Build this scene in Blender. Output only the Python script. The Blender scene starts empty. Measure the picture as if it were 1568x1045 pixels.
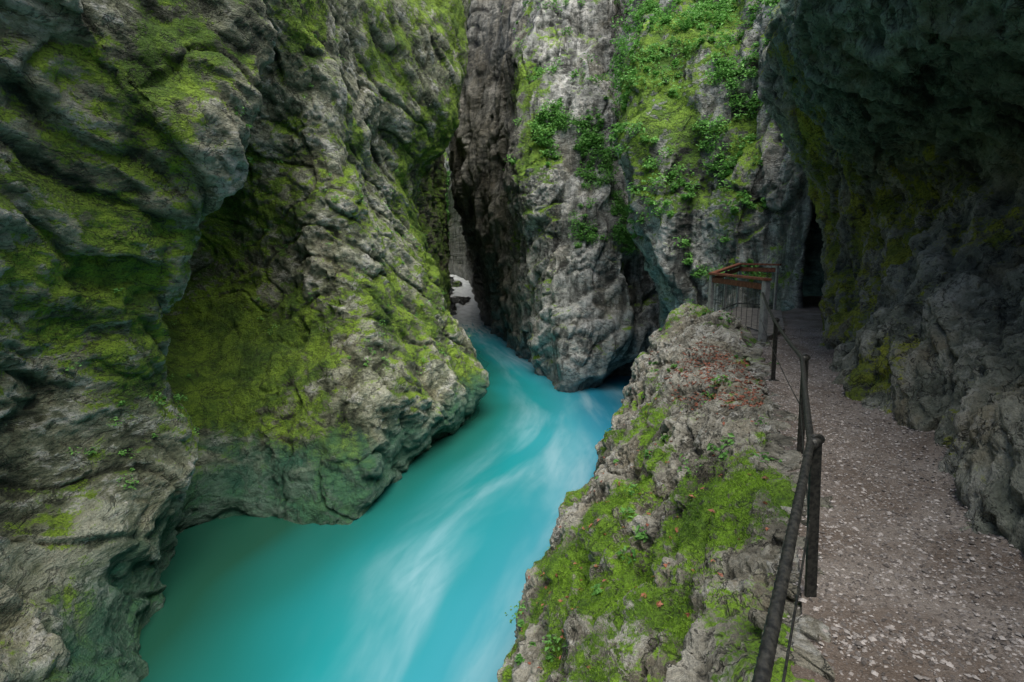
import bpy, math, numpy as np
from mathutils import Vector
rng=np.random.default_rng(7)
sc=bpy.context.scene
# ---------------------------------------------------------------- noise
prm=np.random.default_rng(3).permutation(256).astype(np.int32)
grd=np.random.default_rng(4).normal(size=(256,3)); grd/=np.linalg.norm(grd,axis=1)[:,None]; grd=grd.astype(np.float32)
def perlin(p):
    p=p.astype(np.float32); i=np.floor(p).astype(np.int32); f=p-i
    u=f*f*f*(f*(f*6-15)+10); r=np.zeros(len(p),np.float32)
    for dx in (0,1):
        a=prm[(i[:,0]+dx)&255]; wx=u[:,0] if dx else 1-u[:,0]
        for dy in (0,1):
            b=prm[(a+i[:,1]+dy)&255]; wy=u[:,1] if dy else 1-u[:,1]
            for dz in (0,1):
                h=prm[(b+i[:,2]+dz)&255]; wz=u[:,2] if dz else 1-u[:,2]
                g=grd[h]
                r+=(g[:,0]*(f[:,0]-dx)+g[:,1]*(f[:,1]-dy)+g[:,2]*(f[:,2]-dz))*wx*wy*wz
    return r*1.6
def fbm(p,o=4,k=.5):
    s=0;a=1;q=p.copy()
    for _ in range(o):
        s=s+a*perlin(q);q=q*2.03+11.3;a*=k
    return s
def billow(p,o=4,k=.5):
    s=0;a=1;q=p.copy()
    for _ in range(o):
        s=s+a*(np.abs(perlin(q))*2-.5);q=q*2.05+7.7;a*=k
    return s
def ridge(p,o=4,k=.5): return -billow(p,o,k)
def strata(p,d,freq,wamp=.5,wf=.35):
    d=np.array(d,float);d/=np.linalg.norm(d)
    s=(p@d)*freq+wamp*freq*fbm(p*wf+3,3)
    f=s-np.floor(s);k=np.sin(np.floor(s)*12.9)*.5+.5
    return (sst(0,.8,f)-sst(.86,1.,f))*(.35+.65*k)
def stretch(p,d,k):
    d=np.array(d,float);d/=np.linalg.norm(d)
    return p+(p@d)[:,None]*d[None,:]*(k-1)
def sst(a,b,x):
    t=np.clip((x-a)/(b-a),0,1);return t*t*(3-2*t)
def warp(p,a,f): return p+a*np.stack([perlin(p*f),perlin(p*f+9),perlin(p*f+20)],1)
def crack(p,w): return np.clip(1-np.abs(perlin(p))*w,0,1)
# ---------------------------------------------------------------- mesh helpers
def build(name,V,F,mat,attrs=None,smooth=True,parent=None):
    V=np.asarray(V,np.float32);F=np.asarray(F,np.int32)
    me=bpy.data.meshes.new(name);k=F.shape[1]
    me.vertices.add(len(V));me.vertices.foreach_set('co',V.ravel())
    me.loops.add(F.size);me.loops.foreach_set('vertex_index',F.ravel())
    me.polygons.add(len(F));me.polygons.foreach_set('loop_start',np.arange(0,F.size,k,dtype=np.int32))
    try: me.polygons.foreach_set('loop_total',np.full(len(F),k,np.int32))
    except Exception: pass
    if attrs:
        for n,v in attrs.items():
            v=np.asarray(v,np.float32)
            if v.ndim==1:
                a=me.attributes.new(n,'FLOAT','POINT');a.data.foreach_set('value',v)
            else:
                a=me.attributes.new(n,'FLOAT_VECTOR','POINT');a.data.foreach_set('vector',v.ravel())
    me.update(calc_edges=True);me.validate()
    me.polygons.foreach_set('use_smooth',np.full(len(me.polygons),smooth))
    me.materials.append(mat)
    ob=bpy.data.objects.new(name,me);sc.collection.objects.link(ob)
    if parent: ob.parent=parent
    return ob
def cr(P,t):
    n=len(P);i=np.clip(np.floor(t).astype(int),0,n-2);f=(t-i)
    g=lambda k:P[np.clip(k,0,n-1)]
    p0,p1,p2,p3=g(i-1),g(i),g(i+1),g(i+2)
    f=f.reshape((-1,)+(1,)*(P.ndim-1))
    return .5*((2*p1)+(p2-p0)*f+(2*p0-5*p1+4*p2-p3)*f*f+(3*p1-p0-3*p2+p3)*f**3)
def params(cnt):
    out=[]
    for k,c in enumerate(cnt): out.append(k+np.arange(c)/c)
    out.append(np.array([float(len(cnt))]));return np.concatenate(out)
def gnorm(G):
    a=np.gradient(G,axis=0);b=np.gradient(G,axis=1);n=np.cross(a,b)
    n/=np.linalg.norm(n,axis=2)[:,:,None]+1e-9;return n
def gfaces(nu,nv,flip):
    i=np.arange(nu*nv).reshape(nu,nv)
    a,b,c,d=i[:-1,:-1].ravel(),i[1:,:-1].ravel(),i[1:,1:].ravel(),i[:-1,1:].ravel()
    return np.stack([a,d,c,b] if flip else [a,b,c,d],1)
def wall(name,C,cu,cv,disp,mossf,mat,ref,tonef=None):
    C=np.array(C,float)
    G=cr(C,params(cu));G=cr(G.transpose(1,0,2),params(cv)).transpose(1,0,2)
    nu,nv=G.shape[:2]
    n=gnorm(G);flip=False
    if np.dot(n.reshape(-1,3).mean(0),np.array(ref)-G.reshape(-1,3).mean(0))<0: flip=True
    s=-1 if flip else 1
    P=G.reshape(-1,3);N=(s*n).reshape(-1,3);tot=0
    for st in disp:
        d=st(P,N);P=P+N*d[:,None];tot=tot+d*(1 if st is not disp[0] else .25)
        N=(s*gnorm(P.reshape(nu,nv,3))).reshape(-1,3)
    m=mossf(P,N,tot)
    tn=tonef(P,N) if tonef else P[:,0]*0
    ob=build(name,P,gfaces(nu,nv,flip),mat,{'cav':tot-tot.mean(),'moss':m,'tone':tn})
    return P,N,m,ob
# ---------------------------------------------------------------- node helpers
class M:
    def __init__(s,name):
        s.m=bpy.data.materials.new(name);s.m.use_nodes=True;s.t=s.m.node_tree
        s.b=s.t.nodes['Principled BSDF'];s.pos=s.t.nodes.new('ShaderNodeNewGeometry').outputs['Position']
    def set(s,inp,v):
        if isinstance(v,bpy.types.NodeSocket): s.t.links.new(v,inp)
        else: inp.default_value=v
    def math(s,op,a,b=0.,clamp=False):
        n=s.t.nodes.new('ShaderNodeMath');n.operation=op;n.use_clamp=clamp
        s.set(n.inputs[0],a);s.set(n.inputs[1],b);return n.outputs[0]
    def noise(s,scale,detail=4,rough=.6,dist=0.,vec=None):
        n=s.t.nodes.new('ShaderNodeTexNoise');s.set(n.inputs['Vector'],vec if vec is not None else s.pos)
        n.inputs['Scale'].default_value=scale;n.inputs['Detail'].default_value=detail
        n.inputs['Roughness'].default_value=rough;n.inputs['Distortion'].default_value=dist
        return n.outputs['Fac']
    def scaled(s,v,vec=None):
        n=s.t.nodes.new('ShaderNodeVectorMath');n.operation='MULTIPLY'
        s.set(n.inputs[0],vec if vec is not None else s.pos);n.inputs[1].default_value=v;return n.outputs[0]
    def ramp(s,f,pts):
        n=s.t.nodes.new('ShaderNodeValToRGB');e=n.color_ramp.elements
        while len(e)<len(pts): e.new(.5)
        for k,(p,c) in enumerate(pts):
            e[k].position=p;e[k].color=(*c,1) if isinstance(c,(tuple,list)) else (c,c,c,1)
        s.set(n.inputs[0],f);return n.outputs[0]
    def mr(s,f,a,b,c=0.,d=1.):
        n=s.t.nodes.new('ShaderNodeMapRange');n.interpolation_type='SMOOTHSTEP'
        s.set(n.inputs[0],f)
        for k,v in enumerate((a,b,c,d)): n.inputs[k+1].default_value=v
        return n.outputs[0]
    def mix(s,f,a,b,mode='MIX'):
        n=s.t.nodes.new('ShaderNodeMix');n.data_type='RGBA';n.blend_type=mode
        def c(v): return (*v,1) if isinstance(v,tuple) else v
        s.set(n.inputs['Factor'],f);s.set(n.inputs['A'],c(a));s.set(n.inputs['B'],c(b))
        return n.outputs['Result']
    def attr(s,name,out='Fac'):
        n=s.t.nodes.new('ShaderNodeAttribute');n.attribute_name=name;return n.outputs[out]
    def z(s):
        n=s.t.nodes.new('ShaderNodeSeparateXYZ');s.t.links.new(s.pos,n.inputs[0]);return n.outputs[2]
    def bump(s,h,st,dist,nrm=None):
        n=s.t.nodes.new('ShaderNodeBump');n.inputs['Strength'].default_value=st;n.inputs['Distance'].default_value=dist
        s.set(n.inputs['Height'],h)
        if nrm is not None: s.set(n.inputs['Normal'],nrm)
        return n.outputs[0]
    def out(s,col,rough,nrm=None,spec=.3):
        s.set(s.b.inputs['Base Color'],col);s.set(s.b.inputs['Roughness'],rough)
        s.b.inputs['Specular IOR Level'].default_value=spec
        if nrm is not None: s.t.links.new(nrm,s.b.inputs['Normal'])
        return s.m
def rockmat(name,dark,mid,light,mA,mB,lichen=.6,streak=.3,zwet=-4.2,wet=(.02,.05,.04),sc_=1.,cavk=.5,bumpd=.1,warm=.55,grain=(1,1,1),rough=.66,tonec=(.33,.30,.24),calc=0.):
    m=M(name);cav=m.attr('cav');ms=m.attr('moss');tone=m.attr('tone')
    gv=m.scaled(grain)
    n1=m.noise(.7*sc_,4,.6,.6);n2=m.noise(4.0*sc_,7,.7,.4,vec=gv);n3=m.noise(26*sc_,4,.7)
    st=m.noise(1.,5,.65,.5,vec=m.scaled((1.6,1.6,.2)))
    fi=m.noise(1.5*sc_,5,.62,.5,vec=gv)
    fis=m.mr(m.math('ABSOLUTE',m.math('SUBTRACT',fi,.5)),0,.018,1.,0.)
    f=m.math('ADD',m.math('MULTIPLY',n1,.45),m.math('MULTIPLY',n2,.55))
    f=m.math('ADD',f,m.math('MULTIPLY',cav,cavk))  # cav paints lit ridges pale and shaded creases dark, along with crevice stain
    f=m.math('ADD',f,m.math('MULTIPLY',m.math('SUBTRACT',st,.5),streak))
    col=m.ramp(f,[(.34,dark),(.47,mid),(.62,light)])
    col=m.mix(m.mr(n1,.5,.66,0,warm),col,(.20,.16,.075))
    lw=m.mr(m.noise(1.3*sc_,8,.72,.5,vec=gv),.535,.575)
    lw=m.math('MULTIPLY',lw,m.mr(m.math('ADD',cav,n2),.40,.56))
    col=m.mix(m.math('MULTIPLY',lw,lichen),col,(.62,.62,.57))
    if calc>0:
        cs=m.math('MULTIPLY',m.mr(st,.54,.66),m.mr(n2,.38,.56));col=m.mix(m.math('MULTIPLY',cs,calc),col,(.66,.66,.64))
        ds=m.mr(st,.34,.46,1.,0.);col=m.mix(m.math('MULTIPLY',ds,.65),col,(.05,.055,.05))
    col=m.mix(m.mr(n3,.36,.5,.45,0.),col,(.02,.022,.018))
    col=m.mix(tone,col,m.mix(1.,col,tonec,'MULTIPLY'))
    mf=m.math('ADD',ms,m.math('MULTIPLY',m.math('SUBTRACT',n2,.5),1.9))
    mf=m.math('ADD',mf,m.math('MULTIPLY',m.math('SUBTRACT',n3,.5),.7))
    mf=m.mr(mf,.34,.62)
    mc=m.mix(m.mr(m.math('ADD',n1,m.math('MULTIPLY',n2,.6)),.66,.94),mA,mB)
    mc=m.mix(m.mr(n3,.36,.56,.65,0.),mc,(.02,.035,.006))
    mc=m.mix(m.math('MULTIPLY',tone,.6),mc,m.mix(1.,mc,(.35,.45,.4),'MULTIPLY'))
    col=m.mix(mf,col,mc)
    col=m.mix(m.math('MULTIPLY',fis,.65),col,(.015,.017,.012))
    wf=m.math('SUBTRACT',1.,m.mr(m.math('ADD',m.z(),m.math('MULTIPLY',m.math('SUBTRACT',n1,.5),2.2)),zwet-.5,zwet+.6))
    wc=m.mix(n2,wet,tuple(v*2. for v in wet))
    col=m.mix(m.math('MULTIPLY',wf,.8),col,wc)
    h=m.math('ADD',m.noise(11*sc_,6,.7,.2,vec=gv),m.math('MULTIPLY',n2,1.6))
    h=m.math('SUBTRACT',h,m.math('MULTIPLY',fis,.35))
    b=m.bump(h,1.,bumpd)
    r=m.math('ADD',rough,m.math('MULTIPLY',mf,.25));r=m.math('SUBTRACT',r,m.math('MULTIPLY',wf,.3))
    return m.out(col,r,b,.5)
# ---------------------------------------------------------------- materials
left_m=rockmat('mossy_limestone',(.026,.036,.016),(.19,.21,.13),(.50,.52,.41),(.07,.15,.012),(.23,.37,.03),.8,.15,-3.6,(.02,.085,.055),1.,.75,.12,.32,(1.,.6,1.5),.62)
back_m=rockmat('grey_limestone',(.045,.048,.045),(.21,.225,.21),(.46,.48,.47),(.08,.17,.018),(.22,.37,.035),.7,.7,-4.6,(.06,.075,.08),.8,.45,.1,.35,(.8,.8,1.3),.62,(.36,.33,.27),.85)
right_m=rockmat('overhang_limestone',(.045,.055,.045),(.18,.205,.16),(.40,.41,.34),(.14,.20,.02),(.36,.40,.04),.35,.35,-9,(.05,.05,.05),1.2,.9,.09,.6,(1,1,1),.58,(.52,.78,.70))  # green-grey rock, darker teal where tone is high
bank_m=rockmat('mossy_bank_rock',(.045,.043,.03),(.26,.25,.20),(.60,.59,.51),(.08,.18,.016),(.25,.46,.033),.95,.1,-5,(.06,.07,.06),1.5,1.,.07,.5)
m=M('path_gravel');n=m.noise(90,3,.7);n2=m.noise(1.6,5,.6,.4);n3=m.noise(28,4,.7)
c=m.mix(m.mr(n2,.35,.65),(.19,.15,.12),(.34,.30,.265));c=m.mix(m.mr(n,.52,.7,0,.55),c,(.50,.46,.43));c=m.mix(m.mr(n3,.3,.5,.7,0),c,(.08,.062,.05))
path_m=m.out(c,.8,m.bump(m.math('ADD',n,n3),.9,.025))
def simple(name,c1,c2,scale,rough=.7,metal=0.,bd=.01,spec=.3,rnd=False):
    m=M(name);n=m.noise(scale,5,.65)
    f=m.attr('rnd') if rnd else m.mr(n,.35,.65)
    c=m.mix(f,c1,c2)
    m.b.inputs['Metallic'].default_value=metal
    return m.out(c,rough,m.bump(n,.6,bd),spec)
stone_m=simple('gravel_stone',(.11,.097,.088),(.55,.51,.48),30,.8,rnd=True)
iron_m=simple('weathered_iron',(.022,.024,.024),(.07,.07,.062),40,.5,.5,.003,.5)
steel_m=simple('galvanised_steel',(.28,.29,.29),(.46,.47,.47),12,.5,.3,.003,.5)
wood_m=simple('stained_wood',(.16,.05,.03),(.32,.13,.08),14,.6)
mesh_m=simple('dark_wire_mesh',(.04,.045,.045),(.08,.09,.09),10,.6,.4)
conc_m=simple('platform_concrete',(.14,.13,.12),(.28,.26,.23),7,.85)
bed_m=simple('riverbed_stone',(.05,.08,.06),(.15,.17,.13),2,.9)
def leafmat(name,c1,c2,tr=.35):
    m=M(name);c=m.mix(m.attr('rnd'),c1,c2);m.out(c,.55,None,.3)
    t=m.t.nodes.new('ShaderNodeBsdfTranslucent');m.t.links.new(c,t.inputs[0])
    x=m.t.nodes.new('ShaderNodeMixShader');x.inputs[0].default_value=tr
    o=m.t.nodes['Material Output'];m.t.links.new(m.b.outputs[0],x.inputs[1]);m.t.links.new(t.outputs[0],x.inputs[2]);m.t.links.new(x.outputs[0],o.inputs[0])
    return m.m
leaf_m=leafmat('green_leaves',(.05,.17,.03),(.26,.56,.14))
dleaf_m=leafmat('dead_leaves',(.15,.05,.035),(.44,.18,.11),.1)
blade_m=leafmat('moss_blades',(.06,.14,.013),(.28,.50,.04),.3)
# water
m=M('turquoise_water');fl=m.attr('flow','Vector')
s1=m.noise(1.,4,.5,.5,vec=m.scaled((4.,.13,1.),fl));s2=m.noise(1.,4,.6,.4,vec=m.scaled((13.,.4,1.),fl));s3=m.noise(1.,2,.5,.3,vec=m.scaled((1.6,.10,1.),fl))
sp=m.t.nodes.new('ShaderNodeSeparateXYZ');m.t.links.new(fl,sp.inputs[0])
ac=sp.outputs[0];al=sp.outputs[1]
c=m.ramp(m.math('ADD',ac,m.math('MULTIPLY',m.math('SUBTRACT',s3,.5),.5)),[(.02,(.015,.085,.055)),(.22,(.013,.15,.135)),(.48,(.015,.26,.295)),(.8,(.045,.32,.41)),(1.,(.025,.24,.37))])  # green shallows at left; deep blue at the right end paints the cove shadow
w=m.math('MULTIPLY',m.mr(s1,.40,.76),m.mr(s2,.25,.65,.4,1.))
w=m.math('MULTIPLY',w,m.mr(ac,.25,.6))
c=m.mix(m.math('MULTIPLY',w,.75),c,(.34,.54,.63))
fo=m.math('MULTIPLY',m.mr(al,42,58),m.mr(m.math('ADD',s2,m.math('MULTIPLY',m.mr(al,46,62),.3)),.43,.6))
c=m.mix(fo,c,(.80,.84,.84))
wb=m.bump(m.math('ADD',s1,m.math('MULTIPLY',s2,.4)),.25,.05)
water_m=m.out(c,.25,wb,.5);m.b.inputs['IOR'].default_value=1.33
# ---------------------------------------------------------------- LEFT CLIFF
Z=[-6.5,-5.2,-4,-2.4,-.5,1.6,4.5,8,12,18]
L=[
 ([-5,-5,-5.2,-5.5,-5.8,-6,-6,-6.5,-7,-8],[-4]*10),
 ([-5.2,-5.2,-5.5,-6,-6.3,-6.3,-6.1,-6.3,-7,-8],[4]*10),
 ([-6,-6,-6.6,-7.3,-7.5,-7.2,-6.1,-5.9,-6.5,-8],[8]*10),
 ([-7.5,-7.4,-7.2,-6.6,-7.3,-6.5,-4.3,-4.7,-5.5,-7],[10.6,10.8,10.6,11.2,11.4,11.3,10.6,11.4,12.2,13]),
 ([-8.8,-8.6,-8.4,-8.9,-10.3,-10.5,-8.4,-5.7,-6.5,-8],[13,13,13.3,14,14.0,13.6,12.8,13.3,14.5,15]),
 ([-7.4,-7.3,-7.6,-8.8,-10.6,-10.9,-9.0,-6.3,-7,-8.5],[14.4,14.2,14.9,16.3,18.0,18.2,16.6,15.6,16,17]),
 ([-5.2,-4.9,-5.5,-6.6,-7.8,-8.1,-7.0,-5.6,-6.5,-8],[14.2,13.9,14.3,15.8,17.9,18.4,17.6,16.6,17,18]),
 ([-4.2,-4,-3.9,-4.1,-4.6,-5.2,-5.3,-5.4,-5.8,-7],[15,14.6,14.5,15.3,16.6,17.4,17.9,18.3,19,20]),
 ([-3.6,-3.4,-2.9,-3.1,-3.8,-4.7,-5.2,-4.8,-5,-6],[18.8,18.6,18.1,18.3,19.3,20.8,21.8,22,22.5,24]),
 ([-1.9,-1.7,-1.2,-2.0,-3.0,-3.9,-4.6,-2.8,-2.4,-2.2],[24,24,23.8,24.6,25.3,26.8,27.5,28.5,30,32]),
 ([-2.6,-2.5,-2.4,-3.2,-4.4,-5.0,-5.3,-4.2,-3.6,-3.4],[30,30,29.5,30,30,31,32,33,34,36]),
 ([-5.0,-5.0,-5.0,-5.,-5,-5.1,-5.2,-5.3,-5.5,-6],[44]*10),
 ([-8,-7.9,-7.7,-7.5,-7.3,-7.3,-7.6,-8.5,-10,-12],[61]*10),
 ([-11,-11,-11,-11,-11.5,-12,-13,-16,-20,-24],[80]*10),
 ([-17]*10,[100]*10)]
top=[(8,8.8,9.4)]*4+[(8,9,10)]*2+[(8,10,11)]+[(8,11.2,13)]*2+[(8,12,17)]*6
C=[]
for k,(X,Y) in enumerate(L):
    z=Z[:7]+list(top[k]);C.append([(x-(3 if (j==9 and k<9) else 0),y,q) for j,(x,y,q) in enumerate(zip(X,Y,z))])
dirL=(.25,.85,-.45)
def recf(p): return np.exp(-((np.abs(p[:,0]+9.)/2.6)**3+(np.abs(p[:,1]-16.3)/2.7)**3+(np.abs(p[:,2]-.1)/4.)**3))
def l1(p,n):
    q=stretch(p,dirL,.45);r=1-.5*recf(p)
    return r*(.30*fbm(p*.3+5,3,.42)+.24*ridge(q*.42+1.,2,.4))
def l2(p,n):
    w=warp(p,.35,.6);q=stretch(w,dirL,.28);r=1-.7*recf(p)
    a=sst(-.3,.5,perlin(p*.3+70))
    return r*(.15*strata(p,(.35,-.35,.85),1.05,.5)*(.25+.75*a)+.11*ridge(q*1.1+3,3,.42)-.15*crack(q*.8+30,8))
def l3(p,n):
    w=warp(p,.12,1.7);q=stretch(w,dirL,.4);a=sst(-.25,.45,perlin(p*.5+9));r=1-.75*recf(p)
    return r*(.045*ridge(q*3.,3,.58)*(.15+.95*a)+.035*strata(p,(.25,-.3,.9),3.2,.22,1.)*(1-.6*a)-.045*crack(q*2.3+9,7)+.012*fbm(p*14,2))
def lm(p,n,t):
    mm=.33+.45*n[:,2]+.65*fbm(p*.38+3,3)+.35*perlin(p*1.9)+.5*recf(p)-.25*t
    mm+=.25*sst(22,27,p[:,1])-.2*sst(-1,-4,p[:,2])*(1-recf(p))
    return np.clip(mm,-.5,1.1)
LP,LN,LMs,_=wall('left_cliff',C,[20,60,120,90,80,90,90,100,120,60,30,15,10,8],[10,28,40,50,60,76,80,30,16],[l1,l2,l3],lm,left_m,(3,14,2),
  lambda p,n:np.clip(.85*sst(28,36,p[:,1])+.45*recf(p)*sst(-.8,.3,perlin(p*.5)),0,1))  # darker rock beyond the nose; recf term paints shade into the hollow
# ---------------------------------------------------------------- BACK CLIFF
ZB=[-6.5,-5.2,-3.5,-1,2,5,9,14,20,26]
def col(xs,ys,zs=1.):
    xs=list(xs)+[xs[-1]+.5];ys=list(ys)+[ys[-1]+4]
    return [(x,y,z*(zs if z>0 else 1)) for x,y,z in zip(xs,ys,ZB)]
B=[
 col([-12]*9,[100]*9,1.),
 col([-6.3,-6.2,-6,-6,-6.2,-6.2,-6,-5.5,-4],[75]*9,1.),
 col([-2.1,-2,-2,-2.3,-3.3,-4.5,-5.4,-5.7,-5.8],[51]*6+[52]*3),
 col([.6,.67,.6,.3,-.2,-.3,-.6,-.8,-.6],[35.8,35.8,36,36.5,37,38,40,42,45]),
 col([1.9,2,1.9,1.8,1.4,.5,.45,.8,2],[30.3,30.3,30,30.3,31,31.5,33,36,40]),
 col([2.8,2.8,2.8,2.8,2.8,2.7,3,3.4,4],[27.9,27.7,27.5,28.2,29,30.2,32,35,39]),
 col([4.2,4.2,5,5.2,4.9,4.7,5,5.5,6],[28.7,28.5,27.5,28,29,30.3,32,35,39]),
 col([5.6,5.5,6.6,6.8,6.2,5.8,6,6.8,7.5],[30.8,30.5,29,29.5,30.3,31.5,33,36,40]),
 col([7.8,7.7,8,8,8,7.5,7.5,8.5,9],[30,30,29.5,30,30.5,31,32,35,39]),
 col([6.9,6.8,6.7,6.4,5,4.3,4.7,5.5,7],[23.2,23,23,22,22,22.3,24,27.5,33]),
 col([7.3,7.2,7.2,7.2,6.9,6.5,6.5,7.5,9],[20.8,20.5,20.3,20,20,20.3,22,26,32]),
 col([8.3,8.3,8.3,8.3,8.3,8,8,9,10],[19,19,19,19,18.8,19,21,25,30]),
 col([8.9,8.9,8.9,8.9,8.9,8.9,9,10,11],[17.6,17.6,17.6,17.6,17.5,17.5,19,23,28]),
 col([9.15,9.15,9.15,9.15,9.2,9.5,9.5,11,12],[23,23,23,23,20.5,17.3,18.5,22,27]),
 col([10.4,10.4,10.4,10.4,10.4,10.4,10.4,12,13],[24,24,24,24,21,17.2,18.5,22,27]),
 col([13]*7+[14,15],[18]*6+[19,22,27])]
def b1(p,n):
    q=stretch(p,(.3,.1,1),.45);k=np.where((p[:,0]>8.4)&(p[:,1]<25),.25,1.)
    return k*(.45*fbm(p*.25+15,3,.45)+.40*ridge(q*.42+4,2,.42))
def b2(p,n):
    w=warp(p,.5,.5);q=stretch(w,(1,0,.3),.35);v=stretch(w,(.15,.1,1),.3)
    low=sst(1,-2,p[:,2]);a=sst(-.3,.4,perlin(p*.3+40))
    return .22*strata(p,(-.35,.2,1.),.8,.6)*(sst(-.2,.4,perlin(p*.25+70))*.6+.4*low)+.12*ridge(v*1.1+3,3,.5)*(.4+.7*a)-.18*crack(q*.7+30,7)*a-.16*crack(v*.7+50,7)
def b3(p,n):
    a=sst(-.2,.4,perlin(p*.4+12));return (.015+.045*a)*ridge(p*2.6,3,.6)+.02*fbm(p*11,2)
def bm(p,n,t):
    veg=np.exp(-(((p[:,0]-5.8)/2.4)**2+((p[:,1]-22.5)/3.5)**2))
    mm=.0+.6*n[:,2]+.6*fbm(p*.3+3,3)+.3*perlin(p*1.3)+.5*veg*sst(-1,3,p[:,2])-.3*t
    mm+=.3*np.exp(-((p[:,0]-.9)/.9)**2)*sst(0,5,p[:,2])-.5*sst(36,40,p[:,1])*(p[:,0]<1)
    mm-=.3*np.exp(-((p[:,0]-3.8)/1.6)**2)*(p[:,1]>27)
    return np.clip(mm,-.6,1.1)
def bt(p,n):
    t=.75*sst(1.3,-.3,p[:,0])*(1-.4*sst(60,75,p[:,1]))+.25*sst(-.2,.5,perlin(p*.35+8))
    return np.clip(t+1.*((p[:,0]>8.9)&(p[:,1]>18.2)&(p[:,2]<3)),0,1)  # last term paints the tunnel's darkness into the rock colour
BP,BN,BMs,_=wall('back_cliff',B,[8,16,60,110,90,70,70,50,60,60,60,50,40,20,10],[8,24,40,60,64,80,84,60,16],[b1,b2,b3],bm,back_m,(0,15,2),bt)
# ---------------------------------------------------------------- RIGHT OVERHANG
ZR=[-.4,.3,1,2,3,4.2,6,7.6]
W=[([1.2,1.3,1.5,1.8,2,2,2,4.5],-2),([2,2.1,2.4,2.7,2.9,2.8,2.9,5.2],1),([2.8,2.95,3.3,3.8,4.2,3.7,3.6,6],3),
 ([3.7,3.9,4.3,5.1,5.4,4.0,3.8,6],5),([4.25,4.4,4.8,5.6,6.0,4.2,3.8,6],7.2),([5.5,5.6,5.9,6.4,6.3,4.8,4.3,6],9.5),
 ([6.8,6.8,6.9,7,6.8,6.2,5.2,7],12),([8.4,8.35,8.2,8,7.8,7.2,6.2,7.5],14.7),([9.9,9.9,9.8,9.5,9.2,8.8,8,9],17),([12]*8,19)]
W=[[(x,y,z) for x,z in zip(X,ZR)] for X,y in W]
def r1(p,n): return .16*fbm(p*.6+25,3,.45)+.15*ridge(stretch(p,(.1,.7,.6),.5)*.8,3,.45)
def r2(p,n):
    q=stretch(warp(p,.2,.9),(.3,.5,.8),.35)
    return .09*ridge(q*1.8+3,4,.5)-.10*crack(q*1.2+30,8)+.07*strata(p,(.2,-.7,.7),1.8,.3)
def r3(p,n): return .028*ridge(warp(p,.08,3)*5,3,.6)-.025*crack(p*4+9,7)
def rm(p,n,t):
    mm=-.0+.3*n[:,2]+.55*fbm(p*.6+8,3)+.35*perlin(p*2.5)
    mm+=.5*np.exp(-((p[:,1]-12)/3.2)**2)-.4*sst(3,4,p[:,2])*(p[:,1]<10)
    return np.clip(mm,-.6,1)
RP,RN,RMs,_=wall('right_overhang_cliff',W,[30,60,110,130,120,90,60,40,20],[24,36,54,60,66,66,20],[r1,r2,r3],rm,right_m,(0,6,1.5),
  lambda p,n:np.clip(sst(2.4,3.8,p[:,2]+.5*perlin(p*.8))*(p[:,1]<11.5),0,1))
# ---------------------------------------------------------------- BANK
K=[
 [(-.2,-2,-.2),(-.6,-2,0),(-1.2,-2,-.2),(-1.8,-2,-.9),(-2.4,-2,-2),(-2.7,-2,-3.2),(-2.9,-2,-4.5),(-3,-2,-6)],
 [(1.15,1,-.2),(.75,1,0),(.35,1,-.15),(-.2,1,-.6),(-.8,1,-1.5),(-1.3,1,-2.8),(-1.6,1,-4.2),(-1.8,1,-6)],
 [(1.95,3,-.2),(1.55,3,-.0),(1.2,3,-.2),(.8,3,-.6),(.4,3,-1.2),(0,3,-2.2),(-.3,3,-4),(-.5,3,-6)],
 [(2.75,5,-.2),(2.35,5,0),(1.9,5,-.2),(1.3,5,-.75),(.7,5,-1.5),(.15,5,-2.4),(-.15,5,-4),(-.2,5,-6)],
 [(3.6,7,-.2),(3.2,7,0),(2.6,7,-.15),(1.9,7,-.65),(1.2,7,-1.3),(.6,7,-2.1),(.15,7,-3.4),(.05,7,-6)],
 [(4.8,10,-.2),(4.35,10,0),(3.7,10,.05),(3.0,10,-.35),(2.3,10,-1),(1.75,10,-1.8),(1.35,10,-3.5),(1,10,-6)],
 [(5.4,12.5,-.1),(5,12.5,.2),(4.5,12.5,.42),(3.9,12.5,.35),(3.25,12.5,-.15),(2.75,12.5,-1.1),(2.2,12.5,-3.4),(1.8,12.5,-6)],
 [(6.1,14.2,-.3),(5.5,14.2,-.2),(4.9,14.3,.2),(4.4,14.2,.2),(3.9,14.2,-.4),(3.4,14.2,-1.6),(3,14.2,-3.5),(2.6,14.2,-6)],
 [(8,17.5,-.5),(7.2,17.5,-.6),(6.6,17.5,-.9),(6,17.5,-1.4),(5.5,17.5,-2.4),(5,17.5,-3.4),(4.6,17.5,-4.5),(4.2,17.5,-6)],
 [(9.5,21,-.5),(9,21,-1),(8.6,21,-1.5),(8,21,-2),(7.6,21,-3),(7.2,21,-4),(7,21,-5),(6.8,21,-6)]]
def k1(p,n):
    w=sst(0,.5,np.abs(p[:,2]))*.7+.3
    return w*(.16*fbm(p*.6+45,3)+.15*ridge(stretch(p,(.4,.8,-.3),.6)*.7+2,3,.45))
def k2(p,n):
    q=stretch(warp(p,.15,1.2),(.4,.8,.2),.55)
    w=sst(0,.3,np.abs(p[:,2]))*.6+.4
    return w*(.085*ridge(q*1.7+3,3,.45)+.12*strata(p,(-.3,.3,1),1.9,.35)*sst(-.4,.3,perlin(p*.5+70))-.09*crack(q*1.3+30,7))
def k3(p,n):
    soft=sst(-.15,.45,fbm(p*.7+13,2))
    return .036*ridge(warp(p,.08,3)*5.,3,.6)*(1-.7*soft)+.008*fbm(p*25,2)+.03*soft*billow(p*5+4,2)-.03*crack(p*3.5+9,7)*(1-soft)
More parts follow.
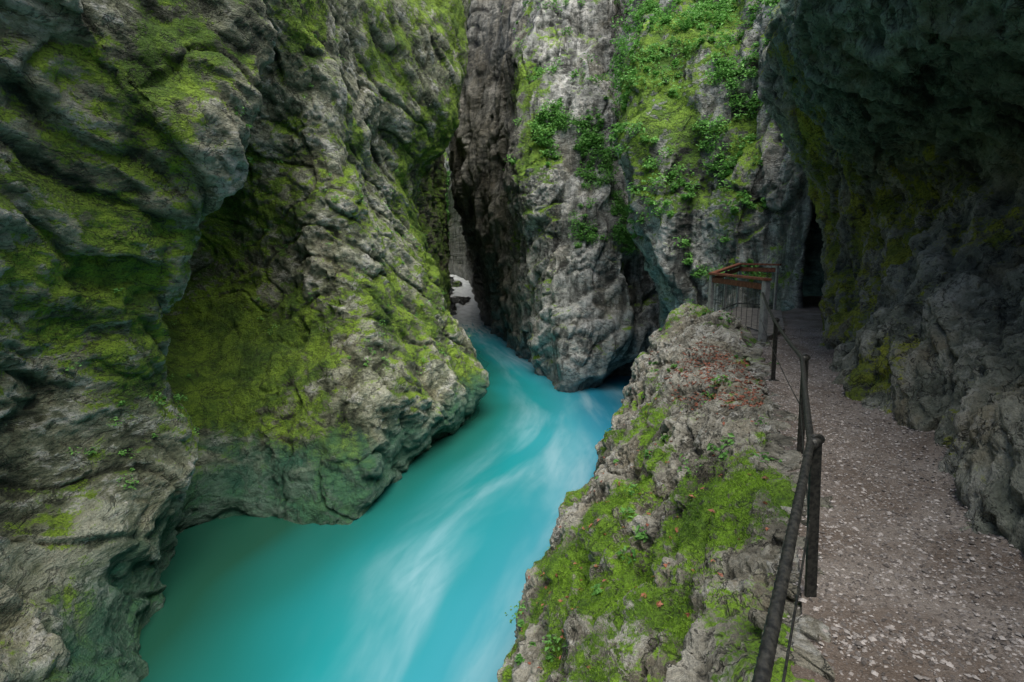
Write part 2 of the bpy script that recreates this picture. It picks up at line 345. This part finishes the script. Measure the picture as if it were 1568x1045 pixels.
def km(p,n,t):
    low=np.exp(-(((p[:,0]-1.2)/.9)**2+((p[:,1]-4.7)/1.7)**2))
    mm=-.07+.45*n[:,2]+.65*fbm(p*.7+13,3)+.4*perlin(p*2.6)+.42*low-.25*t
    mm-=.3*np.exp(-(((p[:,0]-3.2)/.8)**2+((p[:,1]-8.2)/1.6)**2))
    return np.clip(mm,-.5,1.1)
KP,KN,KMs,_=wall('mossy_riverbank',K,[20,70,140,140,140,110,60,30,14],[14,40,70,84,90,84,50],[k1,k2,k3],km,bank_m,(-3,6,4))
D=[[(x,y,z) for z in (-7,0,8,16,24)] for x,y in ((-60,85),(-35,92),(-20,94),(-12,95),(-6,93),(5,92),(25,95))]
DP,DN,DMs,_=wall('distant_cliff',D,[14,20,30,30,20,14],[20,24,26,20],[lambda p,n:1.6*ridge(p*.15,4)],lambda p,n,t:np.clip(.1+.6*n[:,2]+.5*fbm(p*.15,3),-.5,1),back_m,(-5,0,5))
# ---------------------------------------------------------------- river
ys=np.concatenate([np.linspace(-10,30,260),np.linspace(30.2,98,200)])
lx=np.interp(ys,[-10,4,8.3,11.5,13.8,16,19,24,34,44,61,80,100],[-5,-5.3,-6.5,-6.6,-5.6,-4.6,-3.4,-1.9,-2.4,-5,-7.8,-10.5,-16])
rx=np.interp(ys,[-10,3,8,10.5,15,21,27,31,36,51,70,100],[-2,-.2,.4,1,2.4,4.0,4.2,3.,.9,-2,-5.5,-12])
ker=np.hanning(25);ker/=ker.sum()
lxs=np.convolve(np.pad(lx,12,'edge'),ker,'valid');rxs=np.convolve(np.pad(rx,12,'edge'),ker,'valid')
t=np.linspace(-1.5,2.5,161)
X=lxs[:,None]+(rxs-lxs)[:,None]*t[None,:];Y=np.repeat(ys[:,None],161,1)
zz=-5.2+2.9*sst(54,76,Y)
P=np.stack([X,Y,zz],2).reshape(-1,3)
P[:,2]+=.03*perlin(P*np.array([1.2,.5,1]))+.25*np.abs(perlin(P*np.array([1.3,.7,1])))*sst(48,58,P[:,1])
fl=np.stack([np.repeat(t[None,:],len(ys),0),Y,Y*0],2).reshape(-1,3)
build('river_water',P,gfaces(len(ys),161,True),water_m,{'flow':fl})
g=np.array([(-400,-400,-8.5),(400,-400,-8.5),(400,400,-8.5),(-400,400,-8.5)]);build('riverbed_ground',g,[[0,1,2,3]],bed_m)
# ---------------------------------------------------------------- path
pl=np.array([(-.7,-2),(.35,.2),(1.2,2.18),(1.52,2.73),(2.45,4.86),(3.45,7.5),(4.35,10),(5.7,12.4),(6.8,14.4),(7.7,16.3),(9.1,18.2),(9.4,22)])
pr=np.array([(1.5,-2),(2.4,.2),(3.2,2.0),(3.4,2.73),(4.2,4.6),(4.9,7.0),(6.2,9.6),(7.6,12.0),(9.,14.2),(10.2,16),(11,17.6),(11,22)])
tt=params([30,50,30,80,80,60,40,30,20,14,14]);A=cr(pl,tt);Bp=cr(pr,tt);w=np.linspace(0,1,70)
G=A[:,None,:]*(1-w[None,:,None])+Bp[:,None,:]*w[None,:,None]
P=np.concatenate([G,np.zeros(G.shape[:2]+(1,))],2).reshape(-1,3)
wr=np.tile(w,len(tt))
P[:,2]=.02+.035*fbm(P*.9,3)+.012*fbm(P*7+3,2)+.12*sst(.4,.8,wr)*(.6+perlin(P*1.4))
build('gravel_path',P,gfaces(len(tt),70,True),path_m)
PP=P
def instances(name,T,F,pos,scale,yaw,mat,jit=.15):
    n=len(pos);c,s=np.cos(yaw),np.sin(yaw)
    V=T[None]*scale[:,None,:]*(1+jit*rng.normal(size=(n,len(T),1)))
    x=V[:,:,0]*c[:,None]-V[:,:,1]*s[:,None];y=V[:,:,0]*s[:,None]+V[:,:,1]*c[:,None]
    V=np.stack([x,y,V[:,:,2]],2)+pos[:,None,:]
    FF=(F[None]+np.arange(n)[:,None,None]*len(T)).reshape(-1,F.shape[1])
    return build(name,V.reshape(-1,3),FF,mat,{'rnd':np.repeat(rng.random(n)**1.6,len(T))},smooth=False)
O=np.array([(1,0,0),(0,1,0),(-1,0,0),(0,-1,0),(0,0,1),(0,0,-1)],float)
OF=np.array([(0,1,4),(1,2,4),(2,3,4),(3,0,4),(1,0,5),(2,1,5),(3,2,5),(0,3,5)])
sel=PP[(PP[:,1]>1)&(PP[:,1]<13)]
NS=44000
k=rng.integers(0,len(sel),NS);pos=sel[k]+np.concatenate([rng.normal(0,.03,(NS,2)),np.zeros((NS,1))],1)
sz=(.004+.013*rng.random(NS)**3);s3_=sz[:,None]*(.6+.8*rng.random((NS,3)))*np.array([1,1,.6])
instances('path_gravel_stones',O,OF,pos,s3_,rng.random(NS)*6.3,stone_m,.18)
def superel(nu=20,nv=13,e=.4):
    a=np.linspace(0,2*np.pi,nu,endpoint=False);b=np.linspace(-np.pi/2,np.pi/2,nv)
    f=lambda x:np.sign(x)*np.abs(x)**e
    V=np.array([(f(math.cos(q))*f(math.cos(p)),f(math.cos(q))*f(math.sin(p)),f(math.sin(q))) for q in b for p in a])
    F=[(i*nu+j,i*nu+(j+1)%nu,(i+1)*nu+(j+1)%nu,(i+1)*nu+j) for i in range(nv-1) for j in range(nu)]
    return V,np.array(F)
SV,SF=superel()
def stones(name,pos,scale,yaw,mat,am=.12):
    V=[];n=len(pos)
    for i in range(n):
        v=SV*scale[i];c,s=math.cos(yaw[i]),math.sin(yaw[i]);v=np.stack([v[:,0]*c-v[:,1]*s,v[:,0]*s+v[:,1]*c,v[:,2]],1)+pos[i]
        v=v+am*np.mean(scale[i])*np.stack([perlin(v*7),perlin(v*7+5),perlin(v*7+9)*.6],1)*2;V.append(v)
    F=(SF[None]+np.arange(n)[:,None,None]*len(SV)).reshape(-1,4);V=np.concatenate(V)
    return build(name,V,F,mat,{'cav':.05*perlin(V*2),'moss':.1+.6*perlin(V*1.1+4),'tone':V[:,0]*0})
te=[];q=2.15
while q<8.6:
    te.append(q);q+=.05+.11*rng.random()
te=np.array(te);c0=cr(pl,te);c1=cr(pl,te+.02);d=c1-c0;yaw=np.arctan2(d[:,1],d[:,0])
L_=np.linalg.norm(cr(pl,te+.05)-cr(pl,te-.05),axis=1)
nrm=np.stack([-d[:,1],d[:,0]],1)/np.linalg.norm(d,axis=1)[:,None]
pos=np.concatenate([c0+nrm*rng.normal(-.01,.06,(len(te),1)),rng.normal(-.005,.012,(len(te),1))],1)
stones('stone_edging',pos,np.stack([L_*.45+.02,.06+.09*rng.random(len(te)),.03+.015*rng.random(len(te))],1),yaw+rng.normal(0,.35,len(te)),bank_m,.35)
# ---------------------------------------------------------------- railings
def tube(name,pts,r,mat,parent,seg=10,twist=None,sub=1):
    pts=np.array(pts,float)
    tg=np.gradient(pts,axis=0);tg/=np.linalg.norm(tg,axis=1)[:,None]
    ref=np.array([0,0,1.]) if abs(tg[:,2]).max()<.9 else np.array([1.,0,0])
    a=np.cross(tg,ref);a/=np.linalg.norm(a,axis=1)[:,None];b=np.cross(tg,a)
    th=np.linspace(0,2*np.pi,seg,endpoint=False);s=np.concatenate([[0],np.cumsum(np.linalg.norm(np.diff(pts,axis=0),axis=1))])
    R=np.full((len(pts),seg),r)
    if twist: R=r*(1+.28*np.abs(np.cos(3*th[None,:]+s[:,None]*twist))-.14)
    V=pts[:,None]+R[:,:,None]*(np.cos(th)[None,:,None]*a[:,None]+np.sin(th)[None,:,None]*b[:,None])
    n=len(pts);F=[[i*seg+j,i*seg+(j+1)%seg,(i+1)*seg+(j+1)%seg,(i+1)*seg+j] for i in range(n-1) for j in range(seg)]
    V=V.reshape(-1,3);V=np.concatenate([V,[pts[0],pts[-1]]])
    for j in range(seg):
        F.append([(j+1)%seg,j,n*seg]);F.append([(n-1)*seg+j,(n-1)*seg+(j+1)%seg,n*seg+1])
    me=bpy.data.meshes.new(name);me.from_pydata([tuple(v) for v in V],[],F);me.update()
    me.polygons.foreach_set('use_smooth',np.full(len(me.polygons),True));me.materials.append(mat)
    ob=bpy.data.objects.new(name,me);sc.collection.objects.link(ob);ob.parent=parent;return ob
def empty(name):
    e=bpy.data.objects.new(name,None);sc.collection.objects.link(e);return e
import bmesh
def box(name,cen,dim,yaw,mat,parent,bev=.006):
    bm_=bmesh.new();bmesh.ops.create_cube(bm_,size=1.)
    for v in bm_.verts:
        v.co=Vector((v.co.x*dim[0],v.co.y*dim[1],v.co.z*dim[2]))
    bmesh.ops.bevel(bm_,geom=bm_.edges[:],offset=bev,segments=2,affect='EDGES')
    me=bpy.data.meshes.new(name);bm_.to_mesh(me);bm_.free();me.materials.append(mat)
    ob=bpy.data.objects.new(name,me);sc.collection.objects.link(ob);ob.location=cen;ob.rotation_euler=(0,0,yaw);ob.parent=parent;return ob
def beam(name,a,b,w,h,mat,parent):
    a=Vector(a);b=Vector(b);d=b-a
    ob=box(name,(a+b)/2,(d.length,w,h),0,mat,parent,.008);ob.rotation_euler=d.to_track_quat('X','Z').to_euler();return ob
def flatpost(name,base,topx,h,w,t,yaw,mat,parent):
    pr_=[(-w/2,0),(w/2,0)]+[(w/2*math.cos(a),h-w/2+w/2*math.sin(a)) for a in np.linspace(0,math.pi,9)]
    bm_=bmesh.new();f=bm_.faces.new([bm_.verts.new((x,-t/2,z)) for x,z in pr_])
    e=bmesh.ops.extrude_face_region(bm_,geom=[f]);
    for v in e['geom']:
        if isinstance(v,bmesh.types.BMVert): v.co.y+=t
    bmesh.ops.recalc_face_normals(bm_,faces=bm_.faces[:])
    c,s=math.cos(yaw),math.sin(yaw)
    for v in bm_.verts:
        k=v.co.z/h;x,y=v.co.x*c-v.co.y*s,v.co.x*s+v.co.y*c
        v.co=Vector((base[0]+x+k*topx,base[1]+y,base[2]+v.co.z))
    me=bpy.data.meshes.new(name);bm_.to_mesh(me);bm_.free();me.materials.append(mat)
    ob=bpy.data.objects.new(name,me);sc.collection.objects.link(ob);ob.parent=parent
    bv=ob.modifiers.new('b','BEVEL');bv.width=.003;bv.segments=2
cab=empty('cable_railing')
posts=[(.02,.15,-.02,.95),(1.57,2.73,-.05,.95),(2.58,4.86,-.03,.96),(3.64,7.74,-.02,.93)]
for i,(x,y,dx,h) in enumerate(posts):
    flatpost('post_%d'%i,(x,y,-.02),dx,h,.058,.02,.1,iron_m,cab)
    box('base_plate_%d'%i,(x,y,.03),(.13,.11,.012),.4,iron_m,cab,.003)
    tube('rope_eye_%d'%i,[(x+dx-.045,y-.045,h-.06),(x+dx+.045,y+.045,h-.06)],.026,iron_m,cab,12)
def sag(a,b,s,n=60):
    a=np.array(a);b=np.array(b);t=np.linspace(0,1,n)[:,None];p=a*(1-t)+b*t;p[:,2]-=(s*4*t*(1-t))[:,0];return p
tops=[(x+dx-.035,y-.02,h-.05) for x,y,dx,h in posts]+[(4.78,10.85,1.0)]
low=[(x+dx*.5-.03,y-.02,h*.5) for x,y,dx,h in posts]+[(4.78,10.85,.5)]
for i in range(4):
    n_=[420,420,200,120][i]
    tube('top_rope_%d'%i,sag(tops[i],tops[i+1],.02,n_),.017,iron_m,cab,18,twist=70.)
    tube('lower_rope_%d'%i,sag(low[i],low[i+1],.02,60),.005,iron_m,cab,8)
vp=empty('viewing_platform')
A_=(4.9,11.0);B_=(4.9,14.0);C_=(6.75,17.0);D_=(7.5,16.2)
me=bpy.data.meshes.new('deck');vs=[(4.85,10.9),(6.,12.4),(7.7,16.2),(6.75,17.05),(4.82,14.05)]
me.from_pydata([(x,y,.1) for x,y in vs]+[(x,y,-.1) for x,y in vs],[],[(0,1,2,3,4),(9,8,7,6,5)]+[(i,i+5,(i+1)%5+5,(i+1)%5) for i in range(5)]);me.materials.append(conc_m)
ob=bpy.data.objects.new('deck',me);sc.collection.objects.link(ob);ob.parent=vp
for i,(x,y,h,w_) in enumerate([(*A_,1.22,.12),(*B_,1.2,.10),(5.8,15.5,1.25,.07),(*C_,1.35,.07),(*D_,1.35,.07)]):
    box('platform_post_%d'%i,(x,y,h/2-.1),(w_,w_,h+.2),.3,steel_m,vp,.01)
cn=[(*A_,1.25),(*B_,1.23),(*C_,1.38),(*D_,1.38)]
for i in range(3):
    a,b=cn[i],cn[i+1]
    ext=np.array(b)-np.array(a);ext=ext/np.linalg.norm(ext)*.08
    beam('handrail_%d'%i,tuple(np.array(a)-ext),tuple(np.array(b)+ext),.14,.05,wood_m,vp)
    a2=np.array(a)-[0,0,.15];b2=np.array(b)-[0,0,.15]
    beam('side_rail_%d'%i,a2,b2,.035,.12,wood_m,vp)
    tube('bottom_frame_%d'%i,[(a[0],a[1],.22),(b[0],b[1],.22)],.014,mesh_m,vp)
    nn=int(np.linalg.norm(b2-a2)/.26)
    for k in range(1,nn):
        p=a2+(b2-a2)*k/nn;tube('baluster_%d_%d'%(i,k),[(p[0],p[1],.2),(p[0],p[1],p[2]-.05)],.005,mesh_m,vp,6)
# ---------------------------------------------------------------- foliage
def leaves(name,anc,nr,per,rad,size,mat,flat=.5,squash=.7,out=.5):
    n=len(anc)*per;a=np.repeat(anc,per,0);nn=np.repeat(nr,per,0);R=np.repeat(rad*(.4+1.2*rng.random(len(anc))**1.5),per)
    d=rng.normal(size=(n,3));d/=np.linalg.norm(d,axis=1)[:,None];d*=R[:,None]*(rng.random((n,1))**.4);d[:,2]*=squash
    c=a+d+nn*R[:,None]*out
    up=rng.normal(size=(n,3))*flat+np.array([0,0,1.])+nn*.4;up/=np.linalg.norm(up,axis=1)[:,None]
    ax=rng.normal(size=(n,3));ax-=up*(ax*up).sum(1)[:,None];ax/=np.linalg.norm(ax,axis=1)[:,None];sd=np.cross(up,ax)
    s=size*(.5+rng.random(n))[:,None]
    b=c-ax*s*.5;t_=c+ax*s*.5-up*s*.12;l=c+sd*s*.3+up*s*.1;r=c-sd*s*.3+up*s*.1;
    V=np.stack([b,l,t_,r],1).reshape(-1,3);i=np.arange(n)*4
    F=np.concatenate([np.stack([i,i+2,i+1],1),np.stack([i,i+3,i+2],1)])
    cl=np.repeat(rng.random(len(anc)),per)
    return build(name,V,F,mat,{'rnd':np.repeat(np.clip(cl*.5+.5*rng.random(n),0,1),4)},smooth=False)
def pick(P,N,mask,n):
    i=np.where(mask)[0];i=i[rng.integers(0,len(i),n)];return P[i],N[i]
nz=fbm(BP*.55+60,3)
reg=(BP[:,1]<31)&(BP[:,1]>18)&(BP[:,0]>3.2)&(BP[:,0]<9.5)&(BP[:,2]>.8)
up_=BN[:,2]
ms=reg&(nz+.5*up_+.05*(BP[:,2]-6)>.16)&(up_>-.3)
a,n_=pick(BP,BN,ms,1150);leaves('cliff_shrubs',a,n_,46,.30,.11,leaf_m)
b1_=(((BP[:,0]-3.0)/1.8)**2+((BP[:,2]-8.)/1.6)**2<1)&(BP[:,1]>28)&(BP[:,1]<37)
b2_=(BP[:,1]>28)&(BP[:,1]<45)&(up_>.45)&(nz>.1)&(BP[:,2]>6)
a,n_=pick(BP,BN,b1_&(nz+up_*.5>.1),130);a2,n2_=pick(BP,BN,b2_,90)
leaves('ledge_shrubs',np.concatenate([a,a2]),np.concatenate([n_,n2_]),45,.35,.14,leaf_m)
ln=fbm(LP*.8+60,3)
a,n_=pick(LP,LN,(LN[:,2]>.1)&(ln>.2)&(LP[:,1]>9)&(LP[:,1]<32)&(LP[:,2]>-2.5),260);leaves('left_cliff_plants',a,n_,20,.12,.055,leaf_m)
a,n_=pick(DP,DN,(DP[:,2]>1)&(DP[:,2]<14)&(abs(DP[:,0]+9)<6),60);leaves('distant_trees',a,n_,120,1.3,.4,leaf_m)
kn=fbm(KP*1.1+60,3)
vis=(KP[:,1]>3)&(KP[:,1]<14)&(KP[:,2]>-3)
a,n_=pick(KP,KN,vis&(KN[:,2]>.2)&(kn>.2)&(KP[:,1]>4.5),70);leaves('bank_plants',a,n_,24,.09,.055,leaf_m)
dm=vis&(((KP[:,0]-3.3)/.8)**2+((KP[:,1]-8.4)/2.2)**2<1)&(KN[:,2]>.3)
a,n_=pick(KP,KN,dm,1500);a2,n2_=pick(KP,KN,vis&(KN[:,2]>.4),350)
leaves('fallen_leaves',np.concatenate([a,a2]),np.concatenate([n_,n2_]),2,.03,.045,dleaf_m,.35,.2,.3)
i=np.where(vis&(KMs>.42)&(KP[:,1]<9))[0];i=i[rng.integers(0,len(i),110000)]
p=KP[i]+rng.normal(0,.012,(len(i),3));n=KN[i]+rng.normal(0,.45,(len(i),3));n/=np.linalg.norm(n,axis=1)[:,None]
sd=np.cross(n,rng.normal(size=n.shape));sd/=np.linalg.norm(sd,axis=1)[:,None];h=.008+.016*rng.random((len(i),1))
V=np.stack([p-sd*.0025,p+sd*.0025,p+n*h],1).reshape(-1,3)
build('bank_moss_tufts',V,np.arange(len(V)).reshape(-1,3),blade_m,{'rnd':np.repeat(np.clip(.5+.6*perlin(p*1.5)+.25*rng.normal(size=len(i)),0,1),3)},smooth=False)
bp=np.array([(-6.6,58,-4.9),(-7.2,60,-4.3),(-5.9,63,-4.2),(-7.7,66,-3.2),(-6.8,70,-2.6),(-8.3,72,-2.3)])
stones('rapids_boulders',bp,np.array([(.9,.8,.6)]*6)*(.6+.7*rng.random((6,1))),rng.random(6)*3,back_m,.4)
# ---------------------------------------------------------------- light, camera
w=bpy.data.worlds.new('World');sc.world=w;w.use_nodes=True
bg=w.node_tree.nodes['Background'];sk=w.node_tree.nodes.new('ShaderNodeTexSky');sk.sky_type='NISHITA';sk.sun_disc=False
el,rot=math.radians(64),math.radians(160)
sk.sun_elevation=el;sk.sun_rotation=rot;sk.air_density=1.;sk.dust_density=3.;sk.ozone_density=.6
w.node_tree.links.new(sk.outputs[0],bg.inputs[0]);bg.inputs[1].default_value=.15
sl=bpy.data.lights.new('sun','SUN');sl.energy=5;sl.angle=math.radians(55);sl.color=(1,.95,.86)
so=bpy.data.objects.new('sun',sl);sc.collection.objects.link(so)
d=Vector((math.sin(rot)*math.cos(el),math.cos(rot)*math.cos(el),math.sin(el)));so.rotation_euler=(-d).to_track_quat('-Z','Y').to_euler()
cam=bpy.data.cameras.new('camera');cam.lens=20;cam.sensor_width=36;cam.clip_end=1500;cam.clip_start=.05
co=bpy.data.objects.new('camera',cam);sc.collection.objects.link(co);co.location=(0,0,1.85);co.rotation_euler=(math.radians(90-9.3),0,0)
sc.camera=co
sc.view_settings.view_transform='Standard';sc.view_settings.look='None';sc.view_settings.exposure=0
